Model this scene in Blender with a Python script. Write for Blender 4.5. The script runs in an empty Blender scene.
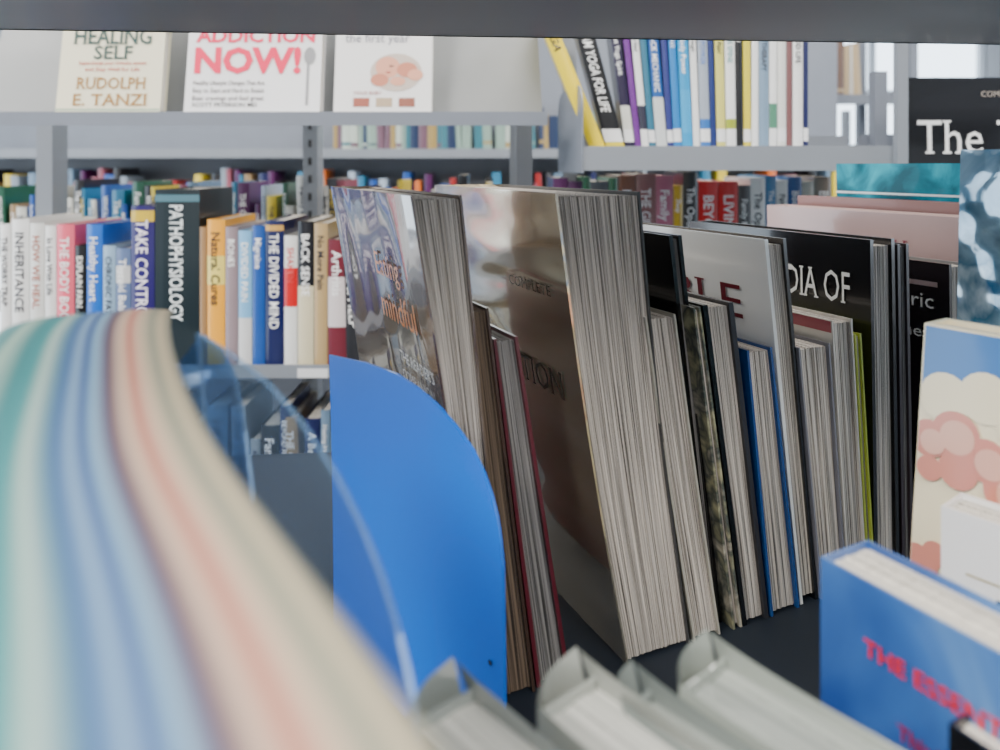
import bpy, math, random
from mathutils import Matrix, Vector
C=1.40   # eye height; all z values below are relative to it
pi=math.pi
# ------------------------------------------------------------ materials
_m={}
def mat(name,col,rough=.5,metal=0,coat=0,trans=0,emit=0,spec=.5,var=0,coatr=.08):
    key=(name,)
    if key in _m: return _m[key]
    m=bpy.data.materials.new(name); m.use_nodes=True
    nt=m.node_tree; b=nt.nodes['Principled BSDF']
    b.inputs['Base Color'].default_value=(*col,1)
    b.inputs['Roughness'].default_value=rough
    b.inputs['Metallic'].default_value=metal
    b.inputs['Coat Weight'].default_value=coat
    b.inputs['Coat Roughness'].default_value=coatr
    b.inputs['Specular IOR Level'].default_value=spec
    if emit:
        b.inputs['Emission Color'].default_value=(*col,1); b.inputs['Emission Strength'].default_value=emit
    if var:
        tc=nt.nodes.new('ShaderNodeTexCoord'); n=nt.nodes.new('ShaderNodeTexNoise'); n.inputs['Scale'].default_value=18
        n.inputs['Detail'].default_value=6
        mx=nt.nodes.new('ShaderNodeMixRGB'); mx.blend_type='MULTIPLY'; mx.inputs['Fac'].default_value=var
        mx.inputs['Color1'].default_value=(*col,1)
        nt.links.new(tc.outputs['Object'],n.inputs['Vector']); nt.links.new(n.outputs['Fac'],mx.inputs['Color2'])
        nt.links.new(mx.outputs[0],b.inputs['Base Color'])
    _m[key]=m; return m
_cc={}
def cm(col,coat=.5,rough=.35):
    k=(tuple(round(c,3) for c in col),coat,rough)
    if k not in _cc:
        _cc[k]=mat('cover_%d'%len(_cc),col,rough,coat=coat)
    return _cc[k]
def dk(c,g=1.65): return tuple(x**g for x in c)
def pagemat(name,light,dark,f1=700,f2=2200,coat=0,lo=.39,hi=.57):
    m=bpy.data.materials.new(name); m.use_nodes=True
    nt=m.node_tree; b=nt.nodes['Principled BSDF']; L=nt.links.new
    uv=nt.nodes.new('ShaderNodeUVMap')
    outs=[]
    for sc,v in ((f1,4),(f2,9)):
        mp=nt.nodes.new('ShaderNodeMapping'); mp.inputs['Scale'].default_value=(sc,v,1)
        n=nt.nodes.new('ShaderNodeTexNoise'); n.inputs['Scale'].default_value=1; n.inputs['Detail'].default_value=2
        L(uv.outputs[0],mp.inputs[0]); L(mp.outputs[0],n.inputs['Vector']); outs.append(n)
    ad=nt.nodes.new('ShaderNodeMath'); ad.operation='ADD'
    L(outs[0].outputs['Fac'],ad.inputs[0]); L(outs[1].outputs['Fac'],ad.inputs[1])
    hv=nt.nodes.new('ShaderNodeMath'); hv.operation='MULTIPLY'; hv.inputs[1].default_value=.5
    L(ad.outputs[0],hv.inputs[0])
    r=nt.nodes.new('ShaderNodeValToRGB')
    r.color_ramp.elements[0].position=lo; r.color_ramp.elements[0].color=(*dark,1)
    r.color_ramp.elements[1].position=hi; r.color_ramp.elements[1].color=(*light,1)
    L(hv.outputs[0],r.inputs[0]); L(r.outputs[0],b.inputs['Base Color'])
    bp=nt.nodes.new('ShaderNodeBump'); bp.inputs['Strength'].default_value=.6; bp.inputs['Distance'].default_value=.0006
    L(hv.outputs[0],bp.inputs['Height']); L(bp.outputs[0],b.inputs['Normal'])
    b.inputs['Roughness'].default_value=.8; b.inputs['Coat Weight'].default_value=coat; b.inputs['Coat Roughness'].default_value=.15
    return m
PG=pagemat('paper_edges_grey',(.68,.62,.55),(.04,.034,.03))
PW=pagemat('paper_edges_white',(.80,.76,.68),(.26,.24,.21))
PB=pagemat('paper_edges_brown',(.17,.12,.08),(.012,.008,.006))
PD=pagemat('paper_edges_dim',(.26,.25,.24),(.02,.02,.02))
WHITE=(.80,.80,.78); BLACK=(.003,.003,.004)
# ------------------------------------------------------------ mesh builder
class MB:
    def __init__(s): s.v=[];s.f=[];s.m=[];s.uv=[];s.mats=[]
    def mi(s,m):
        if m not in s.mats: s.mats.append(m)
        return s.mats.index(m)
    def grid(s,fn,ni,nj,m):
        k=s.mi(m); b=len(s.v)
        for i in range(ni+1):
            for j in range(nj+1):
                p,uv=fn(i/ni,j/nj); s.v.append(p); s.uv.append(uv)
        for i in range(ni):
            for j in range(nj):
                a=b+i*(nj+1)+j
                s.f.append((a,a+nj+1,a+nj+2,a+1)); s.m.append(k)
    def flat(s,verts,faces,m):
        k=s.mi(m); b=len(s.v)
        for p in verts: s.v.append(p); s.uv.append((0,0))
        for f in faces: s.f.append(tuple(b+i for i in f)); s.m.append(k)
    def box(s,x0,x1,y0,y1,z0,z1,m):
        v=[(x,y,z) for x in (x0,x1) for y in (y0,y1) for z in (z0,z1)]
        s.flat(v,[(0,1,3,2),(4,6,7,5),(0,4,5,1),(2,3,7,6),(0,2,6,4),(1,5,7,3)],m)
    def pbox(s,P,f0,f1,y0,y1,h0,h1,m,nh=8,ny=1,T=.03,H=.25):
        l=lambda a,b,t:a+(b-a)*t
        for f in (f0,f1): s.grid(lambda a,b:(P(f,l(y0,y1,a),l(h0,h1,b)),(l(y0,y1,a),l(h0,h1,b)*H)),ny,nh,m)
        for y in (y0,y1): s.grid(lambda a,b:(P(l(f0,f1,a),y,l(h0,h1,b)),(l(f0,f1,a)*T,l(h0,h1,b)*H)),1,nh,m)
        for h in (h0,h1): s.grid(lambda a,b:(P(l(f0,f1,a),l(y0,y1,b),h),(l(f0,f1,a)*T,l(y0,y1,b))),1,ny,m)
    def obj(s,name,M=None,parent=None,smooth=False):
        me=bpy.data.meshes.new(name); me.from_pydata(s.v,[],s.f)
        for m in s.mats: me.materials.append(m)
        me.polygons.foreach_set('material_index',s.m)
        ul=me.uv_layers.new(name='UVMap')
        idx=[0]*len(me.loops); me.loops.foreach_get('vertex_index',idx)
        dat=[]
        for i in idx: dat+=list(s.uv[i])
        ul.data.foreach_set('uv',dat)
        if smooth: me.polygons.foreach_set('use_smooth',[True]*len(me.polygons))
        me.update()
        o=bpy.data.objects.new(name,me); bpy.context.scene.collection.objects.link(o)
        if M is not None: o.matrix_world=M
        if parent: o.parent=parent
        return o
def frame(x,y,yaw,z=0): return Matrix.Translation((x,y,C+z))@Matrix.Rotation(math.radians(yaw),4,'Z')
_t={}
def text2d(s,bold=.0):
    k=(s,bold)
    if k in _t: return _t[k]
    cu=bpy.data.curves.new('t','FONT'); cu.body=s; cu.size=1; cu.offset=bold; cu.resolution_u=2
    o=bpy.data.objects.new('t',cu); bpy.context.scene.collection.objects.link(o)
    bpy.context.view_layer.update()
    dg=bpy.context.evaluated_depsgraph_get()
    me=bpy.data.meshes.new_from_object(o.evaluated_get(dg))
    v=[(a.co.x,a.co.y) for a in me.vertices]; f=[tuple(p.vertices) for p in me.polygons]
    bpy.data.objects.remove(o); bpy.data.curves.remove(cu); bpy.data.meshes.remove(me)
    if v:
        x0=min(a[0] for a in v); w=max(a[0] for a in v)-x0
        v=[(a[0]-x0,a[1]) for a in v]
    else: w=0
    _t[k]=(v,f,w); return _t[k]
def serifs(s,bold=0.):
    """slab feet for every stem end of the lettering"""
    v,f,w=text2d(s,bold); cnt={}
    for p in f:
        for i in range(len(p)):
            e=tuple(sorted((p[i],p[(i+1)%len(p)]))); cnt[e]=cnt.get(e,0)+1
    R=[]
    for (a,b_),n in cnt.items():
        if n!=1: continue
        (x0,y0),(x1,y1)=v[a],v[b_]
        if abs(y0-y1)<.004 and .05<abs(x0-x1)<.2:
            l,r=min(x0,x1)-.055,max(x0,x1)+.055
            if abs(y0)<.03: R.append((l,r,y0,y0+.04))
            elif y0>.45: R.append((l,r,y0-.04,y0))
    return R
# ------------------------------------------------------------ book
class Book:
    def __init__(b,sTL,sTR,sBL,sBR,zt,zb,v0,W,cover,page=None,back=None,ct=.0015,inset=.002,bow=0,cols=None,seed=1,spine=None,ptop=.002):
        b.q=(sTL,sTR,sBL,sBR); b.zt=zt;b.zb=zb;b.v0=v0;b.W=W;b.bow=bow;b.H=zt-zb;b.M=MB();b.k=0
        T=b.T=max(sTR-sTL,.004); page=page or PG; back=back or cover; spine=spine or cover
        rnd=random.Random(seed); P=b.P; a=ct/T
        b.M.pbox(P,0,a,0,W,0,1,cover,8,2,T,b.H)
        b.M.pbox(P,1-a,1,0,W,0,1,back,8,2,T,b.H)
        b.M.pbox(P,a,1-a,W-ct,W,0,1,spine,8,1,T,b.H)
        n=cols or max(3,int(T/.0016))
        hi=ptop/b.H
        for i in range(n):
            f0=a+(1-2*a)*i/n; f1=a+(1-2*a)*(i+1)/n
            b.M.pbox(P,f0,f1,inset+rnd.random()*.0012,W-ct,hi,1-hi-rnd.random()*.0008/b.H,page,8,1,T,b.H)
    def P(b,f,y,h):
        TL,TR,BL,BR=b.q; L=BL+(TL-BL)*h; R=BR+(TR-BR)*h
        return (L+(R-L)*f+b.bow*math.sin(pi*h),b.v0+y,b.zb+b.H*h)
    # cover coordinates: a = metres from spine edge, c = metres from bottom
    def cp(b,a,c,lift):
        p=b.P(0,b.W-a,c/b.H); return (p[0]-lift,p[1],p[2])
    def text(b,s,a,c,size,m,bold=.0,width=None,lift=.0012,serif=False):
        v,f,w=text2d(s,bold); sx=size
        if width: sx=width/w
        b.M.flat([b.cp(a+x*sx,c+y*size,lift) for x,y in v],f,m)
        if serif:
            for (l,r,y0,y1) in serifs(s,bold):
                b.M.flat([b.cp(a+x*sx,c+y*size,lift+.00008) for x,y in ((l,y0),(r,y0),(r,y1),(l,y1))],[(0,1,2,3)],m)
    def rect(b,a0,a1,c0,c1,m,lift=.0003):
        n=6
        b.M.grid(lambda i,j:(b.cp(a0+(a1-a0)*i,c0+(c1-c0)*j,lift),(i,j)),1,n,m)
    def disc(b,a,c,r,m,lift=.0004,ry=None,n=20):
        ry=ry or r; b.k+=1; lift+=b.k*.00002
        vs=[(a+r*math.cos(2*pi*i/n),c+ry*math.sin(2*pi*i/n)) for i in range(n)]
        vs=[(min(max(x,0.001),b.W-.001),min(max(y,.001),b.H-.001)) for x,y in vs]
        b.M.flat([b.cp(x,y,lift) for x,y in vs],[tuple(range(n))],m)
    def obj(b,name,M): return b.M.obj(name,M)
FL=-.315
R1=frame(.033,.45,25)
blk=cm(BLACK,.8,.25)
def artmat(name,cols,scale,rough=.18,metal=0,dist=.6,stretch=(1,1,1),bump=.35,bs=14,lo=.3,hi=.7,bstretch=(1,1,1),cior=1.8):
    m=bpy.data.materials.new(name); m.use_nodes=True; nt=m.node_tree; b=nt.nodes['Principled BSDF']; L=nt.links.new
    tc=nt.nodes.new('ShaderNodeTexCoord'); mp=nt.nodes.new('ShaderNodeMapping'); mp.inputs['Scale'].default_value=stretch
    n=nt.nodes.new('ShaderNodeTexNoise'); n.inputs['Scale'].default_value=scale; n.inputs['Detail'].default_value=4; n.inputs['Distortion'].default_value=dist
    r=nt.nodes.new('ShaderNodeValToRGB'); e=r.color_ramp.elements
    while len(e)<len(cols): e.new(.5)
    for i,c in enumerate(cols): e[i].position=lo+(hi-lo)*i/(len(cols)-1); e[i].color=(*c,1)
    L(tc.outputs['Object'],mp.inputs[0]); L(mp.outputs[0],n.inputs['Vector']); L(n.outputs['Fac'],r.inputs[0]); L(r.outputs[0],b.inputs['Base Color'])
    mp2=nt.nodes.new('ShaderNodeMapping'); mp2.inputs['Scale'].default_value=bstretch
    n2=nt.nodes.new('ShaderNodeTexNoise'); n2.inputs['Scale'].default_value=bs; n2.inputs['Detail'].default_value=1; L(tc.outputs['Object'],mp2.inputs[0]); L(mp2.outputs[0],n2.inputs['Vector'])
    bp=nt.nodes.new('ShaderNodeBump'); bp.inputs['Strength'].default_value=bump; bp.inputs['Distance'].default_value=.006
    L(n2.outputs['Fac'],bp.inputs['Height']); L(bp.outputs[0],b.inputs['Normal']); L(bp.outputs[0],b.inputs['Coat Normal'])
    b.inputs['Roughness'].default_value=rough; b.inputs['Metallic'].default_value=metal; b.inputs['Coat Weight'].default_value=1; b.inputs['Coat Roughness'].default_value=.03
    b.inputs['Coat IOR'].default_value=cior
    return m
shiny=artmat('laminated_dark_art',[(.02,.018,.018),(.14,.11,.09),(.07,.03,.015),(.24,.20,.16)],7,.2,0,.5,bump=1,bs=11,bstretch=(1,1,.5),cior=2)
gold=artmat('gold_foil_cover',[(.66,.58,.41),(.88,.82,.66)],4,.15,.85,.3,(1,1,3),bump=1,bs=9,bstretch=(1,.6,2.4))
silver=artmat('silver_cover',[(.02,.09,.14),(.22,.38,.50),(.03,.15,.25),(.60,.74,.82)],13,.1,.4,2.0,bump=1,bs=26,cior=2)
floral=artmat('floral_cover',[(.45,.42,.25),(.05,.06,.05),(.5,.45,.35)],60,.3)
bluecloud=artmat('blue_cloud_cover',[(.012,.05,.22),(.04,.13,.38),(.14,.30,.56)],14,.3,0,.6,bump=.08,cior=1.4)
orange=cm((.75,.22,.03)); red=cm((.40,.02,.02))
b=Book(-.0909,-.0602,-.046,-.034,-.017,FL,0,.2,shiny,PG,bow=.002,seed=1)
b.text('Eating',.105,.243,.022,orange,.0,width=.05); b.text('mindful',.105,.215,.026,orange,.0,width=.07)
b.text('THE READER\'S',.13,.190,.010,cm(WHITE),.0); b.text('COMPANION',.13,.178,.010,cm(WHITE),.0)
b.rect(.135,.192,.105,.172,red)
for i,s in enumerate(('REVISED','& UPDATED','EDITION')): b.text(s,.142,.158-.013*i,.008,cm(WHITE))
b.obj('large_glossy_paperback',R1)
b=Book(-.058,-.042,-.032,-.011,-.083,FL,.004,.17,cm((.05,.028,.02)),PB,seed=2); b.obj('old_brown_paperback',R1)
b=Book(-.038,-.022,-.009,.014,-.102,FL,.006,.16,cm((.10,.01,.02)),PD,seed=3,ct=.002); b.obj('maroon_paperback',R1)
b=Book(0,.0617,.052,.1014,-.017,FL,0,.21,gold,PG,bow=-.003,seed=4,back=cm((.05,.05,.05)))
ink=cm((.05,.04,.03))
b.text('NUTRITION',.06,.165,.026,ink,.0,width=.128,serif=True)
b.text('COMPLETE',.13,.232,.010,ink,.0,width=.06,serif=True)
b.obj('thick_gold_reference_book',R1)
b=Book(.0655,.0895,.105,.127,-.097,FL,0,.17,cm((.4,.38,.32)),PG,seed=5,bow=-.001); b.obj('grey_paperback',R1)
b=Book(.092,.1025,.129,.137,-.047,FL,.01,.18,blk,PD,seed=6,ct=.003); b.obj('black_hardcover_book',R1)
b=Book(.104,.110,.138,.146,-.094,FL,0,.16,floral,PG,seed=7); b.obj('floral_paperback',R1)
b=Book(.112,.138,.147,.170,-.093,FL,0,.17,blk,PG,seed=8,ct=.004,back=cm((.02,.02,.025))); b.obj('dark_hardcover_book',R1)
b=Book(.150,.173,.172,.199,-.127,FL,0,.16,cm((.01,.06,.22),.9,.2),PG,seed=9,ct=.002); b.obj('blue_paperback',R1)
b=Book(.168,.188,.202,.219,-.052,FL,.002,.19,cm((.78,.78,.75),.9,.2),PG,seed=10,ct=.003,back=blk,ptop=.004)
b.text('BIBLE',.040,.202,.036,cm((.14,.012,.02)),-.0,width=.122,serif=True)
b.obj('white_hardcover_book',R1)
b=Book(.198,.229,.221,.247,-.130,FL,0,.16,cm((.2,.2,.23)),PG,seed=11); b.obj('silver_grey_paperback',R1)
b=Book(.231,.252,.249,.268,-.114,FL,0,.15,cm((.66,.62,.55),.8,.2),PG,seed=12)
por=cm((.02,.02,.02),.8,.2)
b.rect(.085,.145,.03,.15,por); b.disc(.115,.125,.02,cm((.5,.4,.32)),.0007,.026); b.disc(.10,.07,.03,cm((.3,.26,.2)),.0006,.03)
b.rect(.01,.14,.165,.178,cm((.2,.1,.06))); b.text('women and health',.02,.183,.010,red)
b.rect(0,.149,.192,.2005,cm((.35,.06,.08)))
b.obj('portrait_cover_paperback',R1)
b=Book(.2545,.2615,.2695,.277,-.126,FL,.0,.15,cm((.40,.46,.05)),PG,seed=13); b.obj('lime_green_paperback',R1)
b=Book(.276,.303,.281,.309,-.057,FL,.004,.21,blk,PG,seed=14,ct=.0035,ptop=.005)
wt=cm(WHITE)
b.text('ENCYCLOPEDIA OF',.012,.206,.036,wt,-.0,width=.180,serif=True)
b.text('ALTERNATIVE MEDICINE',.02,.168,.018,cm((.4,.3,.12)),0,width=.165)
b.obj('black_encyclopedia',R1)
b=Book(.309,.322,.315,.328,-.062,FL,.006,.2,cm((.03,.02,.025)),PD,seed=15,ct=.003); b.obj('dark_brown_hardcover_book',R1)
b=Book(.362,.384,.367,.389,-.080,FL,.0,.22,cm((.010,.009,.011),.9,.15),PG,seed=16,ct=.003,back=cm((.15,.15,.15)))
b.text('fabric',.162,.197,.018,wt,0,width=.045); b.text('of wellness',.13,.172,.014,wt,0,width=.08); b.rect(.0,.21,.215,.219,cm((.4,.3,.3)))
b.obj('black_glossy_book',R1)
b=Book(.395,.425,.40,.43,-.044,FL,0,.23,cm((.48,.33,.31),.7,.3),PW,seed=17,ct=.003)
for i,ch in enumerate('SEEW'): b.text(ch,.04+i*.035,.232,.022,cm((.25,.05,.07)),0,serif=True)
b.rect(0,.23,.215,.218,cm((.25,.08,.1)))
b.obj('pink_hardcover_book',R1)
b=Book(.43,.448,.435,.453,-.034,FL,.0,.22,cm((.20,.09,.08),.3,.4),PW,seed=18,ct=.003); b.obj('red_brown_hardcover_book',R1)
tealm=artmat('teal_laminate',[(.0,.07,.10),(.0,.18,.25),(.01,.36,.46)],24,.4,0,1,bump=.3,bs=18,cior=1.15)
tealm.node_tree.nodes['Principled BSDF'].inputs['Specular IOR Level'].default_value=.15
b=Book(.455,.49,.46,.495,.0015,FL,-.01,.2,tealm,PW,seed=19,ct=.003)
b.rect(0,.2,.285,.287,cm((.6,.7,.7))); b.text('WELLBEING',.06,.262,.012,cm((.5,.65,.7))); b.obj('teal_glossy_book',R1)

# --- front books (nearer the viewer)
Fs=frame(.288,.455,27)
b=Book(-.014,.016,-.026,.004,.009,FL,-.16,.16,silver,PW,seed=21,ct=.003)
b.obj('silver_blue_hardcover_book',Fs)
Fb=frame(.215,.380,34)
cream=(.78,.70,.48)
b=Book(0,.022,-.028,-.006,-.080,FL,-.16,.16,cm(cream,.5,.3),PW,seed=22,ct=.003)
H=b.H; pk=cm((.58,.21,.15),.5,.3); sk=cm((.03,.15,.42),.5,.3); crm=cm(cream,.5,.3)
b.rect(.001,.159,H-.03,H-.001,sk,.0003)
for a_,c_,r_ in ((.012,H-.034,.012),(.03,H-.030,.012),(.05,H-.038,.015),(.075,H-.03,.014),(.10,H-.036,.016),(.13,H-.03,.016)): b.disc(a_,c_,r_,crm,.0006)
pk2=cm((.66,.36,.26),.5,.3)
for a_,c_,r_ in ((.006,H-.055,.009),(.018,H-.050,.011),(.032,H-.058,.010),(.045,H-.068,.014),(.062,H-.062,.016),(.085,H-.07,.018),(.11,H-.064,.018),(.14,H-.07,.02),(.02,H-.066,.009),(.007,H-.069,.006)): b.disc(a_,c_,r_,pk,.0010)
for a_,c_,r_ in ((.019,H-.051,.008),(.034,H-.059,.007),(.047,H-.070,.010),(.064,H-.064,.012),(.087,H-.072,.014),(.008,H-.056,.006)): b.disc(a_,c_,r_,pk2,.0012)
for a_,c_,r_ in ((.004,H-.116,.010),(.012,H-.108,.006),(.03,H-.125,.01),(.05,H-.13,.014),(.08,H-.125,.016),(.12,H-.13,.02)): b.disc(a_,c_,r_,pk,.0010)
b.obj('cloud_cover_picture_book',Fb)
Fw=frame(.194,.330,38)
b=Book(0,.022,0,.022,-.150,FL,-.13,.13,cm((.76,.76,.76),.4,.3),PW,seed=23,ct=.0015)
b.text('MINDFUL',.03,H-.12,.012,cm(BLACK),.01); b.text('MONEY',.03,H-.135,.012,cm(BLACK),.01)
b.text('M',.022,b.H-.038,.010,cm(BLACK),.02); b.rect(.010,.10,b.H-.026,b.H-.025,cm((.4,.35,.2)))
b.obj('white_paperback',Fw)
Fe=frame(.115,.269,28)
b=Book(0,.026,0,.026,-.1405,FL,-.15,.15,bluecloud,PW,seed=24,ct=.0012,inset=.001)
H=b.H; rd=cm((.62,.005,.015),.2,.4)
b.text('THE ESSENTIAL',.018,H-.024,.0080,rd,.015,width=.056)
b.text('GUIDE TO CALM',.020,H-.085,.0092,rd,.02,width=.07)
b.text('This book tells you',.030,H-.044,.0068,cm((.25,.01,.06)),.02,width=.050)
b.text('what to do',.030,H-.054,.0068,cm((.25,.01,.06)),.02,width=.03)
b.obj('blue_paperback_guide',Fe)
Fk=frame(.131,.219,28)
b=Book(-.0,.0145,0,.0145,-.163,FL,-.10,.10,blk,PW,seed=25,ct=.0012,inset=.001); b.obj('small_black_paperback',Fk)

# grey laminated books, heads seen from above
jack=[cm((.24,.27,.26),1,.08),cm((.34,.36,.33),1,.08),cm((.20,.23,.22),1,.08),cm((.28,.31,.28),1,.08)]
tops=pagemat('laminated_paper_head',(.36,.39,.36),(.16,.18,.17),160,500,coat=1,lo=.3,hi=.65)
tops2=pagemat('laminated_paper_head_pale',(.70,.70,.65),(.26,.27,.25),300,900,coat=1,lo=.3,hi=.65)
for i,(x,y,T,z) in enumerate([(-.006,.220,.024,-.152),(.031,.231,.026,-.1560),(.0475,.228,.0145,-.158),(.0735,.240,.026,-.1560)]):
    Fg=frame(x,y,40)
    W=.15
    b=Book(-T,0,-T,0,z,FL,-W,W,jack[i],tops2 if i<2 else tops,seed=30+i,ct=.001,inset=.002,ptop=.003,cols=4)
    def tip(a,c,T=T,z=z):
        yy=-.06+.06*a
        up=.008*math.exp(-(1-a)*3.0)
        s=.0006+(-.007*(c**2))*math.exp(-(1-a)*2.0)
        return ((s,yy+.003*c*a,z-.03+.03*c+c*up),(a,c))
    b.M.grid(tip,24,12,jack[i])
    def sp(a,c,T=T,z=z):
        f=a; s=-T*(1-f); bul=.006*math.sin(pi*f)
        top=.001+.007*f**2.2
        return ((s-.007*(c**6)*f,.0005+bul*(1-.3*c**4)+.003*f*c**6,FL+.001+(z-FL+top)*c),(a,c))
    b.M.grid(sp,14,40,jack[i])
    def tip2(a,c,T=T,z=z):
        return ((-T-.0005,-.05+.05*a,z-.03+.03*c+c*.002*math.exp(-(1-a)*3)),(a,c))
    b.M.grid(tip2,8,4,jack[i])
    b.obj('laminated_grey_book',Fg)

# --- thick striped workbook at far left, very near, lying on a magazine box
m=bpy.data.materials.new('rainbow_section_edges'); m.use_nodes=True; nt=m.node_tree; B=nt.nodes['Principled BSDF']
uv=nt.nodes.new('ShaderNodeUVMap'); sp=nt.nodes.new('ShaderNodeSeparateXYZ'); r=nt.nodes.new('ShaderNodeValToRGB')
nt.links.new(uv.outputs[0],sp.inputs[0]); nt.links.new(sp.outputs[0],r.inputs[0]); nt.links.new(r.outputs[0],B.inputs['Base Color'])
stops=[(0,(.13,.24,.23)),(.10,(.02,.13,.14)),(.16,(.20,.30,.25)),(.26,(.015,.12,.13)),(.33,(.02,.15,.16)),(.38,(.22,.31,.28)),(.43,(.06,.14,.19)),(.475,(.015,.06,.17)),(.52,(.11,.20,.31)),(.56,(.012,.04,.15)),(.60,(.12,.23,.33)),(.63,(.09,.11,.17)),(.665,(.045,.016,.035)),(.695,(.22,.16,.14)),(.73,(.36,.25,.18)),(.77,(.29,.10,.075)),(.81,(.37,.25,.18)),(.85,(.28,.24,.17)),(.89,(.15,.16,.12)),(.94,(.32,.27,.18)),(1,(.10,.11,.09))]
e=r.color_ramp.elements
while len(e)<len(stops): e.new(.5)
for i,(p,c) in enumerate(stops): e[i].position=p; e[i].color=(*c,1)
B.inputs['Roughness'].default_value=.7
Fstr=frame(-.1276,.295,28.5); T=.052; Ln=.285; zt=-.0535
M=MB()
def wob(t): return -.0080*math.sin(pi*min(1,t*1.1)**.8)
def stop_top(a,t):
    return ((-T+T*a+wob(t),-Ln*t, zt-.002*(2*a-1)**4-.002*math.exp(-t*30)+.001*math.sin(t*9)),(min(1,max(0,a+.012*math.sin(t*14)*a*(1-a)*3)),t))
BT=.030; UC=.026
def down(p,c): return (p[0]-UC*c*(1 if p[0]>-T*.5 else .4),p[1],p[2]-BT*c)
M.grid(stop_top,40,60,m)
M.grid(lambda t,c:(down(stop_top(0,t)[0],c),(0.0,c)),50,4,m)
M.grid(lambda t,c:(down(stop_top(1,t)[0],c),(1.0,c)),50,4,m)
M.grid(lambda a,t:((-T-UC*.4+(T-.6*UC)*a+wob(t),-Ln*t,stop_top(a,t)[0][2]-BT),(a,t)),8,50,m)
for t in (0,1): M.grid(lambda a,c:((-T-UC*.4*c+(T-.6*UC*c)*a+wob(t),-Ln*t,stop_top(a,t)[0][2]-BT*c),(a,c)),30,4,m)
M.obj('thick_striped_workbook',Fstr)
M=MB(); gb=cm((.02,.035,.06),.3,.4)
M.box(-T-.015,-.050,-Ln+.03,-.03,FL,zt-BT-.004,gb); M.box(-T-.018,-T-.015,-Ln+.03,-.03,FL,zt-BT-.006,blk)
M.box(-T-.015,-.050,-.03,-.0285,FL+.01,zt-BT-.01,cm((.3,.32,.35)))
M.obj('magazine_file_box',Fstr)

# clear plastic sheets
def film_mat(name,df_amt,tint,gadd,bs,rough=.12,bst=.5,amt=.6):
    cl=bpy.data.materials.new(name); cl.use_nodes=True; nt=cl.node_tree; nt.nodes.remove(nt.nodes['Principled BSDF']); L=nt.links.new
    tr=nt.nodes.new('ShaderNodeBsdfTransparent'); tr.inputs[0].default_value=(*tint,1)
    gl=nt.nodes.new('ShaderNodeBsdfGlossy'); gl.inputs[0].default_value=(.75,.87,1,1); gl.inputs[1].default_value=rough
    df=nt.nodes.new('ShaderNodeBsdfDiffuse'); df.inputs[0].default_value=(.14,.26,.45,1)
    ad=nt.nodes.new('ShaderNodeMixShader'); ad.inputs[0].default_value=df_amt
    lw=nt.nodes.new('ShaderNodeLayerWeight'); lw.inputs[0].default_value=.5
    pw=nt.nodes.new('ShaderNodeMath'); pw.operation='POWER'; pw.inputs[1].default_value=4
    ml=nt.nodes.new('ShaderNodeMath'); ml.operation='MULTIPLY_ADD'; ml.inputs[1].default_value=amt; ml.inputs[2].default_value=gadd
    mx=nt.nodes.new('ShaderNodeMixShader')
    n=nt.nodes.new('ShaderNodeTexNoise'); n.inputs['Scale'].default_value=bs; n.inputs['Detail'].default_value=0; tc=nt.nodes.new('ShaderNodeTexCoord'); bp=nt.nodes.new('ShaderNodeBump'); bp.inputs['Distance'].default_value=.012; bp.inputs['Strength'].default_value=bst
    L(tc.outputs['Object'],n.inputs['Vector']); L(n.outputs['Fac'],bp.inputs['Height']); L(bp.outputs[0],gl.inputs['Normal'])
    L(tr.outputs[0],ad.inputs[1]); L(df.outputs[0],ad.inputs[2])
    L(lw.outputs['Facing'],pw.inputs[0]); L(pw.outputs[0],ml.inputs[0]); L(ml.outputs[0],mx.inputs[0]); L(ad.outputs[0],mx.inputs[1]); L(gl.outputs[0],mx.inputs[2]); L(mx.outputs[0],nt.nodes['Material Output'].inputs[0])
    return cl
cl=film_mat('clear_plastic_film',.03,(.84,.90,.96),.07,14,.06,.8)
cedge=film_mat('clear_plastic_edge',.45,(.8,.9,1),.15,12)
def plate(name,x,y,yaw,prof,m,bend=.004,th=.0015,foot=0,zb=FL,footm=None,hole=None,edge=None,smooth=False):
    """upright sheet: prof = list of (distance from near edge, height)"""
    M=MB(); n=len(prof)
    def at(i,j,off):
        k=i*(n-1); a=min(int(k),n-2); t=k-a
        d=prof[a][0]+(prof[a+1][0]-prof[a][0])*t; h=prof[a][1]+(prof[a+1][1]-prof[a][1])*t
        return (off+bend*math.sin(pi*d/prof[-1][0])-bend*.8*(j*h/.16)**2,d,zb+h*j)
    for off in (0,th): M.grid(lambda i,j:(at(i,j,off),(i,j)),(n-1)*3,14,m)
    M.grid(lambda i,t:(at(i,1,th*t),(i,t)),(n-1)*3,1,edge or m)
    for i in (0,1): M.grid(lambda j,t:(at(i,j,th*t),(j,t)),14,1,edge or m)
    if foot: M.box(0,foot,.02,.12,zb,zb+.001,footm or m)
    if hole:
        p=[(-.0008+bend*math.sin(pi*hole[0]/prof[-1][0])*1-bend*.8*(hole[1]/.16)**2,hole[0]+.0014*math.cos(q*pi/6),zb+hole[1]+.0014*math.sin(q*pi/6)) for q in range(12)]
        M.flat(p,[tuple(range(12))],cm((.01,.02,.05)))
    return M.obj(name,frame(x,y,yaw),smooth=smooth)
bm=bpy.data.materials.new('blue_enamel'); bm.use_nodes=True; nt=bm.node_tree; bb=nt.nodes['Principled BSDF']
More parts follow.
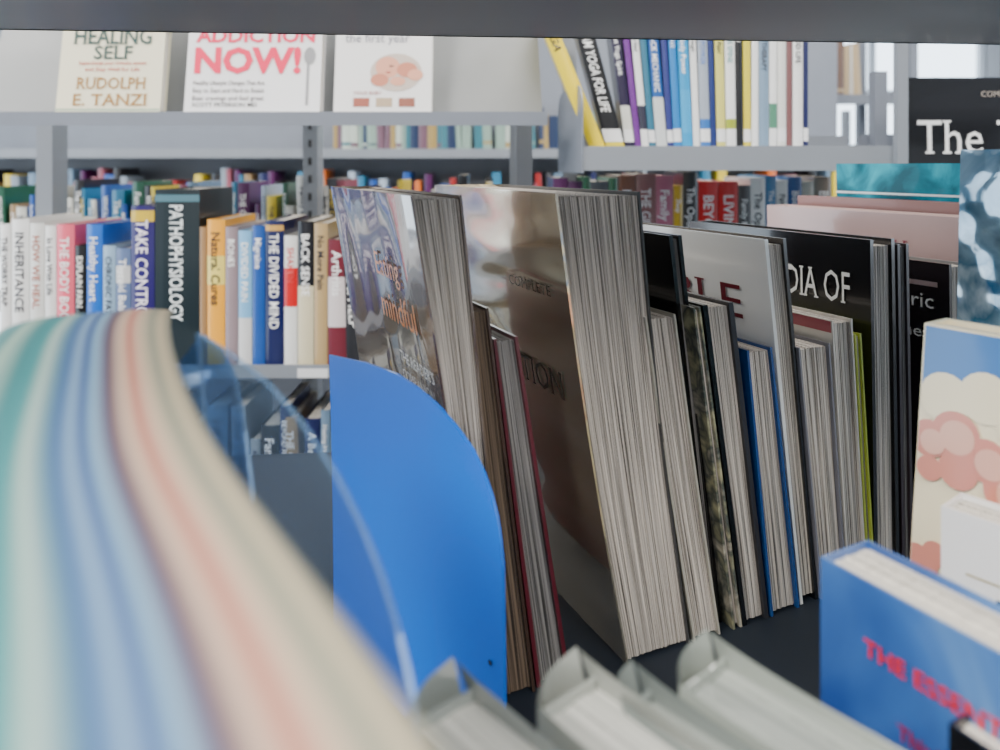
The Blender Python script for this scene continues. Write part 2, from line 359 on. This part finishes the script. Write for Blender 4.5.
bb.inputs['Base Color'].default_value=(0,.15,.74,1); bb.inputs['Roughness'].default_value=.35; bb.inputs['Specular IOR Level'].default_value=.3; bb.inputs['Coat Weight'].default_value=.8; bb.inputs['Coat Roughness'].default_value=.03; bb.inputs['Coat IOR'].default_value=1.45
tc=nt.nodes.new('ShaderNodeTexCoord'); n=nt.nodes.new('ShaderNodeTexNoise'); n.inputs['Scale'].default_value=9; n.inputs['Detail'].default_value=0; bp=nt.nodes.new('ShaderNodeBump'); bp.inputs['Distance'].default_value=.02; bp.inputs['Strength'].default_value=.6
nt.links.new(tc.outputs['Object'],n.inputs['Vector']); nt.links.new(n.outputs['Fac'],bp.inputs['Height']); nt.links.new(bp.outputs[0],bb.inputs['Coat Normal'])
prof=[(0,.122),(.0015,.133),(.004,.144),(.008,.153),(.014,.162),(.023,.171),(.0375,.179),(.055,.186),(.075,.191),(.095,.194),(.13,.194),(.171,.191)]
plate('blue_bookend',0.002,.362,40.5,prof,bm,.003,.0018,.03,hole=(.010,.070))
film=[(0,.16),(.002,.178),(.006,.192),(.012,.204),(.02,.214),(.03,.222),(.045,.231),(.065,.24),(.085,.247),(.11,.253),(.13,.256)]
plate('clear_plastic_bookend',-.012,.172,41,film,cl,.006,.0016,edge=cedge)
plate('clear_plastic_page_protector',-.080,.262,50,[(0,.20),(.006,.222),(.014,.238),(.024,.248),(.034,.252),(.045,.24)],film_mat('clear_plastic_sleeve',.2,(.5,.68,.9),.10,30),.006,.0012,edge=cedge)

# ------------------------------------------------------------ foreground shelving
steel=mat('grey_painted_steel',(.18,.20,.24),.45,0,.2,var=.12)
steelL=mat('light_grey_painted_steel',(.22,.24,.27),.4,0,.3,var=.10)
steelD=mat('overhead_shelf_steel',(.16,.175,.21),.5,0,.1,var=.1)
deck=mat('shelf_deck_dark',(.014,.020,.030),.5,0,.0,var=.2,spec=.3)
M=MB()
M.box(-.95,1.0,-.50,.245,FL-.022,FL-.0002,deck)
M.box(-.95,1.0,.245,.250,FL-.03,FL+.0,deck)
M.box(-.95,1.0,-.36,0,.1,.118,steelD); M.box(-.95,1.0,-.006,0,.1,.135,steelD)
M.box(-.95,1.0,-.36,-.354,.1,.135,steelD)
for x in (-.98,1.0):
    M.box(x,x+.03,-.10,-.05,-C,.5,steel)
    M.box(x,x+.004,-.36,.25,FL-.03,FL+.06,steel); M.box(x,x+.004,-.36,0,.09,.2,steel)
for z in (-.75,-1.2): M.box(-.95,1.0,-.40,.20,z-.02,z,steel)
M.obj('foreground_shelving_unit',frame(0,.588,5))

# ------------------------------------------------------------ rows of books
PAL=[(.75,.75,.72),(.7,.7,.66),(.03,.05,.2),(.02,.02,.03),(.05,.2,.5),(.5,.05,.05),(.45,.35,.22),(.06,.06,.07),(.1,.35,.5),(.2,.04,.2),(.75,.3,.08),(.05,.22,.15),(.4,.45,.5),(.8,.68,.12),(.45,.2,.25),(.15,.15,.17),(.3,.4,.5),(.55,.62,.7)]
WORDS=['THE GIFT OF CHANGE','Healing Hearts','MIND OVER MOOD','HOPE & HELP','The Long Road','Understanding Pain','LIVING WELL','BEYOND FEAR','Sleep','A Better Life','THE QUIET BRAIN','Strong Women','Body and Soul','WHOLE HEALTH','First Steps','Family Matters','STRESS LESS','The Open Door']
def row_book(M,x,w,h,col,title,tcol,z0,D,lean,rnd,band=None,tsize=None):
    c=cm(dk(col),.4,.35); T=w
    def P(f,y,hh): return (x+T*f-lean*h*hh,y,z0+h*hh)
    bul=min(.003,w*.15)
    M.grid(lambda a,b_:(P(a,-bul*4*a*(1-a),b_),(a,b_)),5,1,c)
    for f in (0,1): M.grid(lambda a,b_:(P(f,D*a,b_),(a,b_)),1,1,c)
    M.grid(lambda a,b_:(P(a,D,b_),(a,b_)),1,1,PW)
    M.grid(lambda a,b_:(P(.08+.84*a,.003+(D-.003)*b_,1-.003/h),(a*T,b_*D)),1,1,PW)
    M.grid(lambda a,b_:(P(a,-bul*4*a*(1-a)+.003*b_,1),(a,b_)),5,1,c)
    M.grid(lambda a,b_:(P(a,D*b_,0),(a,b_)),1,1,c)
    def on(f,hh,lift=.0006): 
        return P(f,-bul*4*f*(1-f)-lift,hh)
    if band:
        for q,(h0,h1,bc) in enumerate(band):
            M.grid(lambda a,b_:(on(a,h0+(h1-h0)*b_,.0003+.0001*q),(a,b_)),5,1,cm(dk(bc),.4,.35))
    if title:
        v,f,tw=text2d(title,.015)
        L_=h*.66; s=tsize or min(w*.72,.03)
        sx=L_/tw if tw*s>L_ else s
        M.flat([on(.5+(yy-.35)*s/w,.91-xx*sx/h,.0009) for xx,yy in v],f,cm(tcol,.2,.4))
def rand_row(name,Fm,length,z0,hmin,hmax,seed,D=.15,titles=True,wmin=.012,wmax=.034,pal=PAL,x0=0,M=None,fin=True):
    M=M or MB(); rnd=random.Random(seed); x=x0
    while x<length:
        w=rnd.uniform(wmin,wmax); h=rnd.uniform(hmin,hmax); col=rnd.choice(pal)
        lum=sum(col)/3; tc=(.03,.03,.06) if lum>.4 else rnd.choice([(.8,.8,.78),(.8,.6,.1),(.8,.8,.8)])
        band=None
        if rnd.random()<.45:
            q=rnd.uniform(.05,.15); band=[(q,q+rnd.uniform(.03,.14),rnd.choice(pal))]
        row_book(M,x,w,h,col,rnd.choice(WORDS) if titles else None,tc,z0,D-rnd.random()*.02,rnd.choice([0,0,0,.03,.05]),rnd,band)
        x+=w+.0015+ (rnd.random()<.1)*.012
    if fin: return M.obj(name,Fm)
    return M,x
M=MB(); rnd=random.Random(5); x=-.80; z0=-.319
W_=(.86,.86,.85); K=(.02,.02,.03)
rows=[(19,224,W_,'THE WORRY TRAP',K,None),(29,232,W_,'INHERITANCE',K,[(.02,.10,(.5,.5,.5))]),(24,226,(.80,.80,.78),'HOW WE HEAL',(.4,.1,.05),[(.0,.08,(.05,.3,.5))]),(19,222,W_,'In Love With Life',K,None),(29,224,(.85,.25,.33),'THE BODY BOOK',W_,None),(19,190,K,'EXPLAIN PAIN',(.85,.85,.8),None),(26,224,(.02,.27,.68),'Healthy Heart',W_,[(.0,.2,(.6,.7,.8))]),(21,190,(.45,.58,.70),'CHRONIC FATIGUE',K,None),(24,186,(.25,.32,.48),'Thyroid Balance',W_,[(.7,.85,(.7,.7,.7))]),(38,254,(.08,.05,.27),'TAKE CONTROL',(.85,.8,.9),[(.90,.97,(.75,.6,.1))]),(72,280,(.03,.07,.085),'PATHOPHYSIOLOGY',(.85,.9,.9),[(.93,.97,(.2,.35,.4))]),(12,220,(.5,.35,.2),None,K,None),(29,232,(.9,.55,.08),'Natural Cures',K,[(.55,.75,(.85,.75,.3))]),(21,220,(.45,.38,.40),'BONES',W_,None),(22,214,(.35,.60,.80),'DIVIDED PAIN',W_,[(.0,.35,(.75,.75,.75))]),(21,222,(.05,.2,.5),'Migraine',W_,None),(30,230,(.03,.05,.2),'THE DIVIDED MIND',(.85,.85,.85),[(.93,.97,(.7,.5,.2))]),(22,206,(.82,.82,.80),'SHAKEN',(.6,.05,.05),[(.45,.75,(.7,.04,.05))]),(26,229,(.03,.03,.05),'BACK SENSE',W_,[(.0,.55,(.75,.7,.55))]),(22,226,(.6,.48,.3),'No More Pain',K,None),(30,200,(.3,.06,.1),'Arthritis',W_,[(.3,.7,(.75,.7,.7))])]
for w,h,c,t,tc,bd in rows:
    w/=1000;h/=1000
    row_book(M,x,w-.001,h,c,t,tc,z0,.15,.0,rnd,bd,tsize=.030 if w>.05 else None); x+=w
FLU=frame(0,1.2,0)
M,x=rand_row('',None,.03,z0,.19,.23,77,x0=x,M=M,fin=False)
M.obj('books_on_left_shelf',FLU)
rand_row('books_on_left_lower_shelf',frame(-.80,1.2,0),.82,-.645,.20,.275,9,pal=[(.7,.7,.66),(.03,.05,.2),(.02,.02,.03),(.05,.2,.5),(.4,.45,.5),(.15,.15,.17),(.45,.35,.22),(.3,.4,.5)])
rand_row('books_behind_left_shelf',frame(-1.05,1.58,0),1.07,-.285,.19,.265,12,wmin=.008,wmax=.026)
rand_row('books_on_far_shelf',frame(-.60,2.7,0),.95,.055,.12,.16,14,titles=False,pal=[(.4,.5,.45),(.1,.3,.35),(.6,.65,.6),(.3,.2,.25),(.05,.1,.2),(.5,.4,.2)])
rand_row('books_on_far_lower_shelf',frame(-2.2,2.7,0),3.4,-.30,.20,.29,15,titles=False,pal=PAL[2:])
rand_row('books_on_distant_shelf',frame(-2.0,3.9,0),6.0,-.25,.20,.27,16,titles=False,pal=PAL[2:])
def unit(name,Fm,x0,x1,boards,D,posts,ztop,post_y=.20,lip=.018,m=steelL):
    M=MB()
    for z in boards:
        M.box(x0,x1,-.012,D,z-.004,z-.0005,m); M.box(x0,x1,-.014,-.012,z-lip,z+.003,m)
    for x in posts: M.box(x,x+.03,post_y,post_y+.05,-C,ztop,m)
    for z in boards:
        for x in (x0,x1-.002): M.box(x,x+.002,0.0,D,z-.01,z+.02,m)
    return M,Fm,name
M,Fm,n=unit('left_shelving_unit',FLU,-.83,.060,[-.319,-.645,-1.05],.19,[-.86,.03],.55,.19)
M.box(-.32,-.272,-.0155,-.0142,-.336,-.322,mat('label_white',(.7,.7,.7),.5))
M.box(-.83,.072,-.06,.14,.076,.079,steelL); M.box(-.83,.072,-.062,-.06,.060,.081,steel)
pan=mat('display_panel_grey',(.24,.25,.255),.5,0,.1,var=.1)
M.flat([(-.83,-.0,.079),(.068,-.0,.079),(.055,.12,.42),(-.83,.12,.42),(-.83,.004,.079),(.068,.004,.079),(.055,.124,.42),(-.83,.124,.42)],[(0,1,2,3),(4,5,6,7),(1,5,6,2),(3,2,6,7),(0,3,7,4)],pan)
M.obj(n,Fm)
M,Fm,n=unit('left_rear_shelving_unit',frame(0,1.56,0),-1.07,.05,[-.285,-.66],.2,[-.40,.02],.55,-.04)
slot=cm((.02,.02,.02),0,.6)
for q in range(40): M.box(-.388,-.382,-.0415,-.0402,-.9+q*.036,-.885+q*.036,slot)
M.obj(n,Fm)
M,Fm,n=unit('far_shelving_unit',frame(-2.3,2.68,0),0,3.6,[.055,-.30,-.70],.25,[0,1.65,3.57],.6,.25,lip=.03)
M.box(0,3.6,.21,.22,-.3,.6,steel); M.obj(n,Fm)
M,Fm,n=unit('distant_shelving_unit',frame(-2.1,3.88,0),0,6.2,[-.25,-.6],.25,[0,2,4,6.1],.3,.25,lip=.03); M.obj(n,Fm)

def facebook(x,y,w,h,z,t,lean,c,**k):
    b=Book(h*lean,h*lean+t,0,t,z+h,z,-w,w,c,PW,ct=.002,**k); return b,frame(x,y,90)
def mt(c): return cm(c,.0,.6)
b,F=facebook(-.682,1.150,.160,.205,.0815,.022,.16,mt((.70,.66,.49)))
g=mt((.005,.045,.04)); gd=mt((.30,.14,.015)); rr=mt((.45,.02,.015))
b.text('HEALING',.02,.107,.036,g,.015,width=.12,serif=True); b.text('SELF',.052,.083,.030,g,.015,width=.06,serif=True)
b.text('Supercharge your immune system',.03,.074,.008,rr,.01,width=.105); b.text('and Stay Well for Life',.04,.064,.008,rr,.01,width=.085)
b.text('RUDOLPH',.03,.036,.026,gd,.01,width=.105,serif=True); b.text('E. TANZI',.026,.010,.026,gd,.01,width=.112,serif=True); b.rect(.0,.16,.002,.005,mt((.3,.4,.3)))
b.obj('cream_display_book',F)
b,F=facebook(-.485,1.150,.208,.215,.0815,.025,.16,mt((.76,.76,.77)))
mg=mt((.75,.002,.07))
b.text('ADDICTION',.012,.110,.030,mg,.03,width=.185); b.text('NOW!',.012,.062,.055,mg,.04,width=.165)
for i,s in enumerate(('Healthy Lifestyle Changes That Are','Easy to Start and Hard to Resist','Beat cravings and feel great')): b.text(s,.012,.042-.012*i,.010,mt((.12,.1,.1)),.01,width=.11)
b.text('SCOTT PETERSON MD',.012,.008,.009,mt((.05,.05,.05)),.01,width=.10)
sil=mt((.25,.25,.26))
b.disc(.190,.088,.009,sil,.0009,.014); b.rect(.186,.190,.01,.080,sil,.0008)
b.obj('white_display_book',F)
b,F=facebook(-.256,1.152,.150,.205,.0815,.02,.16,mt((.74,.73,.72)))
sk1=mt((.50,.18,.11)); sk2=mt((.64,.30,.20))
b.disc(.095,.062,.040,mt((.50,.42,.36)),.0006,.030); b.disc(.082,.070,.019,sk2,.0008,.017); b.disc(.112,.066,.016,sk1,.0009,.012); b.disc(.07,.050,.014,sk1,.0010,.010)
b.disc(.125,.058,.012,sk2,.001,.009); b.disc(.098,.048,.012,sk2,.001,.007)
b.disc(.088,.072,.004,mt((.12,.05,.04)),.0014,.0012); b.disc(.083,.062,.004,mt((.4,.08,.06)),.0014,.0012)
b.text('the first year',.015,.11,.020,mt((.15,.15,.2)),0,width=.10)
for i in range(3): b.rect(.03+.035*i,.055+.035*i,.008,.022,[mt((.3,.08,.05)),mt((.4,.3,.2)),mt((.25,.08,.05))][i],.0007)
b.text('YOUR BABY',.03,.027,.008,mt((.3,.05,.05)),0)
b.obj('baby_care_display_book',F)

# ------------------------------------------------------------ right unit
FR=frame(.135,1.13,-6)
M=MB(); rnd=random.Random(3); x=.0; z0=.026
spec=[(34,.215,(.85,.72,.02),'YOGA',K,.50,None),(38,.215,K,'BIKRAM YOGA FOR LIFE',W_,.33,[(.0,.1,(.8,.7,.1))]),(20,.21,(.06,.03,.12),'Barefoot Yoga Spirit',W_,.16,[(.1,.3,(.75,.75,.7))]),(13,.20,(.3,.1,.4),'KNEES',W_,.14,None),(15,.21,W_,'The Great Heal',K,.12,[(.1,.3,(.1,.1,.15))]),(14,.20,(.1,.3,.4),'Backs',W_,.11,None),(22,.215,(.03,.22,.50),'THE BACK MECHANIC',W_,.10,[(.0,.35,(.7,.72,.72))]),(13,.20,(.1,.12,.35),'Spine',W_,.08,None),(16,.215,(.04,.35,.65),'STRETCHING',W_,.07,None),(22,.215,(.02,.45,.7),'Pilates Body Power',W_,.06,[(.1,.4,(.1,.5,.75))]),(14,.20,W_,'Core Strength',K,.05,None),(20,.21,(.5,.54,.6),'PELVIC POWER',(.1,.2,.5),.04,[(.0,.2,(.1,.3,.6))]),(12,.2,(.05,.1,.3),'Move',W_,.04,None),(18,.21,(.75,.72,.3),'Shoulder Pain?',K,.03,None),(20,.21,W_,'AGELESS SPINE',(.1,.3,.3),.02,[(.05,.2,(.5,.55,.1))]),(14,.215,K,'Tai Chi for All',W_,.02,None),(15,.205,(.78,.7,.1),'FIT',K,.01,None),(14,.215,W_,'Walking',K,.0,None),(20,.21,(.35,.45,.55),'DANCE THERAPY',K,.0,None),(16,.215,W_,'The Plank',(.5,.1,.1),.0,[(.1,.3,(.2,.4,.3))]),(17,.215,(.78,.78,.75),'BALANCE',K,0,None),(12,.215,(.35,.2,.2),'Run',W_,0,None),(20,.215,W_,'THE GOOD LIFE',K,0,None),(10,.215,(.03,.05,.2),'Swim',W_,0,None)]
tot=sum(s[0] for s in spec)/1000; k=.318/tot
for i,(w,h,c,t,tc,ln,bd) in enumerate(spec):
    w=w/1000*k; bd=(bd or [])+([(.04,.13,(.85,.85,.85))] if i%3 else [])
    row_book(M,x,w-.0008,h,c,t,tc,z0,.14,ln*.8,rnd,bd); x+=w
M.obj('books_on_right_shelf',FR)
FRL=frame(.09,1.27,0)
M=MB(); x=0; z0=-.290
for w,h,c in [(26,268,(.25,.04,.24)),(24,262,(.2,.03,.2)),(14,270,(.1,.35,.2)),(30,262,(.25,.26,.28)),(16,268,(.08,.35,.2)),(30,272,(.4,.2,.12)),(34,275,(.45,.25,.25)),(30,272,(.6,.25,.35)),(16,255,(.8,.6,.05)),(26,278,K),(34,262,(.8,.03,.04)),(34,262,(.75,.03,.04)),(20,255,(.15,.15,.16)),(26,268,W_),(18,272,(.2,.4,.6)),(20,264,W_),(24,270,(.05,.2,.45)),(20,262,(.6,.6,.55)),(30,270,(.4,.35,.3))]:
    row_book(M,x,w/1000-.001,h/1000,c,rnd.choice(WORDS),W_ if sum(c)<1.5 else K,z0,.15,0,rnd); x+=w/1000
M.obj('books_on_right_lower_shelf',FRL)
M=MB()
M.box(-.01,.44,-.03,.2,.0215,.0255,steelL); M.box(-.01,.44,-.033,-.03,-.008,.0275,steelL)
M.box(-.01,.44,.2,.203,.0255,.05,steelL)
M.box(.422,.436,-.05,-.035,-C,.5,steelL); M.box(-.045,-.02,.22,.27,-C,.5,steelL)
M.box(-.045,.44,.10,.33,-.294,-.2905,steelL); M.box(-.045,.44,.097,.10,-.31,-.29,steelL)
def arc(cx,cz,r,a0,a1,n=8): return [(cx+r*math.cos(math.radians(a0+(a1-a0)*i/n)),cz+r*math.sin(math.radians(a0+(a1-a0)*i/n))) for i in range(n+1)]
out=[(0,-.012)]+arc(.035,.085,.035,180,90)+arc(.165,.085,.035,90,0)+[(.2,-.012)]
def br(y,z,off): return (-.012-.20*y+off,-.035+y,z)
n_=len(out)
vs=[br(y,z,0) for y,z in out]+[br(y,z,.0025) for y,z in out]
M.flat(vs,[tuple(range(n_)),tuple(range(n_,2*n_))]+[(i,(i+1)%n_,n_+(i+1)%n_,n_+i) for i in range(n_)],steel)
M.obj('right_shelving_unit',FR)
M,Fm,n=unit('far_right_shelving_unit',frame(1.66,3.1,0),0,.8,[.29,-.05,-.6],.25,[0.005,.40,.77],.6,-.06,lip=.04,m=steel); M.obj(n,Fm)
rand_row('books_on_far_right_shelf',frame(1.23,3.12,0),.26,.29,.2,.26,44,titles=False,pal=[(.6,.5,.35),(.5,.35,.2),(.75,.7,.6),(.3,.2,.15),(.7,.7,.68)])
M=MB()
M.box(1.15,1.64,3.1,3.35,.285,.289,steel); M.box(1.15,1.64,3.09,3.1,.25,.291,steel)
for x in (1.15,1.61): M.box(x,x+.03,3.36,3.40,-C,.7,steel)
M.box(1.15,1.64,3.1,3.35,-.055,-.051,steel); M.obj('far_narrow_shelving_unit',frame(0,0,0))
M=MB(); M.box(.583,1.10,1.03,1.24,-.006,-.002,steel); 
for x in (.60,1.06): M.box(x,x+.02,1.2,1.22,-C,.15,steel)
M.box(.583,1.10,1.22,1.224,-.006,.05,steel); M.obj('display_rack',frame(0,0,0))
b,F=facebook(.584,1.08,.20,.128,-.0015,.024,.03,blk)
b.text('The T',.017,.018,.070,wt,.0,width=.15,serif=True)
b.text('COMPLETE',.11,.10,.012,cm((.4,.35,.3)))
b.obj('black_face_out_book',F)

# ------------------------------------------------------------ room
wall=mat('wall_paint',(.42,.43,.45),.8,var=.05); fl=mat('carpet_grey',(.06,.06,.07),.95,var=.5); ce=mat('ceiling_tile',(.5,.5,.5),.9,var=.05)
def single(name,x0,x1,y0,y1,z0,z1,m):
    M=MB(); M.box(x0,x1,y0,y1,z0,z1,m); return M.obj(name,frame(0,0,0))
X0,X1,Y0,Y1,ZC=-3.5,4.2,-2.6,6.0,1.35
single('floor',X0,X1,Y0,Y1,-C-.1,-C,fl); single('ceiling',X0,X1,Y0,Y1,ZC,ZC+.1,ce)
single('wall_front',X0,X1,Y0-.1,Y0,-C,ZC,wall)
ZS=-1.3  # left sill set near the floor so leaning covers reflect the added openings
def wallx(name,x0,x1,spans,zs):
    M=MB(); M.box(x0,x1,Y0,Y1,-C,zs,wall); M.box(x0,x1,Y0,Y1,1.2,ZC,wall)
    for a,b2 in spans: M.box(x0,x1,a,b2,zs,1.2,wall)
    M.obj(name,frame(0,0,0))
M=MB()
M.box(X0,X1,Y1,Y1+.1,-C,-.5,wall); M.box(X0,X1,Y1,Y1+.1,1.2,ZC,wall)
for a,b2 in ((X0,-2.8),(-.4,1.2),(3.9,X1)): M.box(a,b2,Y1,Y1+.1,-.5,1.2,wall)
M.obj('wall_back',frame(0,0,0))
wallx('wall_right',X1,X1+.1,((Y0,-1.8),(.9,1.2),(3.2,3.5),(5.7,Y1)),-.5)
wallx('wall_left',X0-.1,X0,((Y0,-1.5),(1.2,1.5),(5.5,Y1)),ZS)
wf=mat('window_frame_white',(.5,.52,.55),.4)
def win(name,pts,axis,xx=0,zs=-.5):
    M=MB(); a0,a1=pts; n=3
    for i in range(n+1):
        a=a0+(a1-a0-.05)*i/n
        if axis=='x': M.box(a,a+.05,Y1+.02,Y1+.07,zs,1.2,wf)
        else: M.box(xx,xx+.05,a,a+.05,zs,1.2,wf)
    for z in (zs,.55,1.15):
        if axis=='x': M.box(a0,a1,Y1+.02,Y1+.07,z,z+.05,wf)
        else: M.box(xx,xx+.05,a0,a1,z,z+.05,wf)
    M.obj(name,frame(0,0,0))
win('window_1',(-2.8,-.4),'x'); win('window_2',(1.2,3.9),'x'); win('window_3',(-1.8,.9),'y',X1+.02); win('window_4',(1.2,3.2),'y',X1+.02); win('window_5',(3.5,5.7),'y',X1+.02)
win('added_left_window_1',(-1.5,1.2),'y',X0-.07,ZS); win('added_left_window_2',(1.5,5.5),'y',X0-.07,ZS)  # unseen left windows, added to light the covers and reflect in them
w=bpy.data.worlds.new('world'); bpy.context.scene.world=w; w.use_nodes=True
bg=w.node_tree.nodes['Background']; bg.inputs[0].default_value=(.74,.87,1,1); bg.inputs[1].default_value=5.0
lm=mat('light_diffuser',(1,.98,.95),.5,emit=4)
def lamp(x,y,sx,sy,e,col=(1,.95,.88)):
    M=MB(); M.box(-sx/2-.02,sx/2+.02,-sy/2-.02,sy/2+.02,.0,.03,steelL); M.box(-sx/2,sx/2,-sy/2,sy/2,-.004,0,lm)
    o=M.obj('ceiling_light',frame(x,y,0,ZC-.032))
    l=bpy.data.lights.new('lamp','AREA'); l.shape='RECTANGLE'; l.size=sx; l.size_y=sy; l.energy=e; l.color=col
    lo=bpy.data.objects.new('lamp',l); bpy.context.scene.collection.objects.link(lo); lo.parent=o; lo.location=(0,0,-.012)
for x,y,e in ((-1.2,-.8,120),(.6,-1.1,50),(-1.9,.8,50),(.35,1.0,30),(1.8,.9,65),(-1.2,2.2,20),(.9,2.2,22),(0,4.2,30)):
    lamp(x,y,.6,1.2,e)
# ------------------------------------------------------------ camera
cam=bpy.data.cameras.new('camera'); co=bpy.data.objects.new('camera',cam); bpy.context.scene.collection.objects.link(co)
co.location=(0,0,C); co.rotation_euler=(pi/2,0,0)
cam.sensor_width=36; cam.lens=27; cam.shift_y=-.21; cam.clip_start=.005
cam.dof.use_dof=True; cam.dof.focus_distance=.55; cam.dof.aperture_fstop=6.5
bpy.context.scene.camera=co
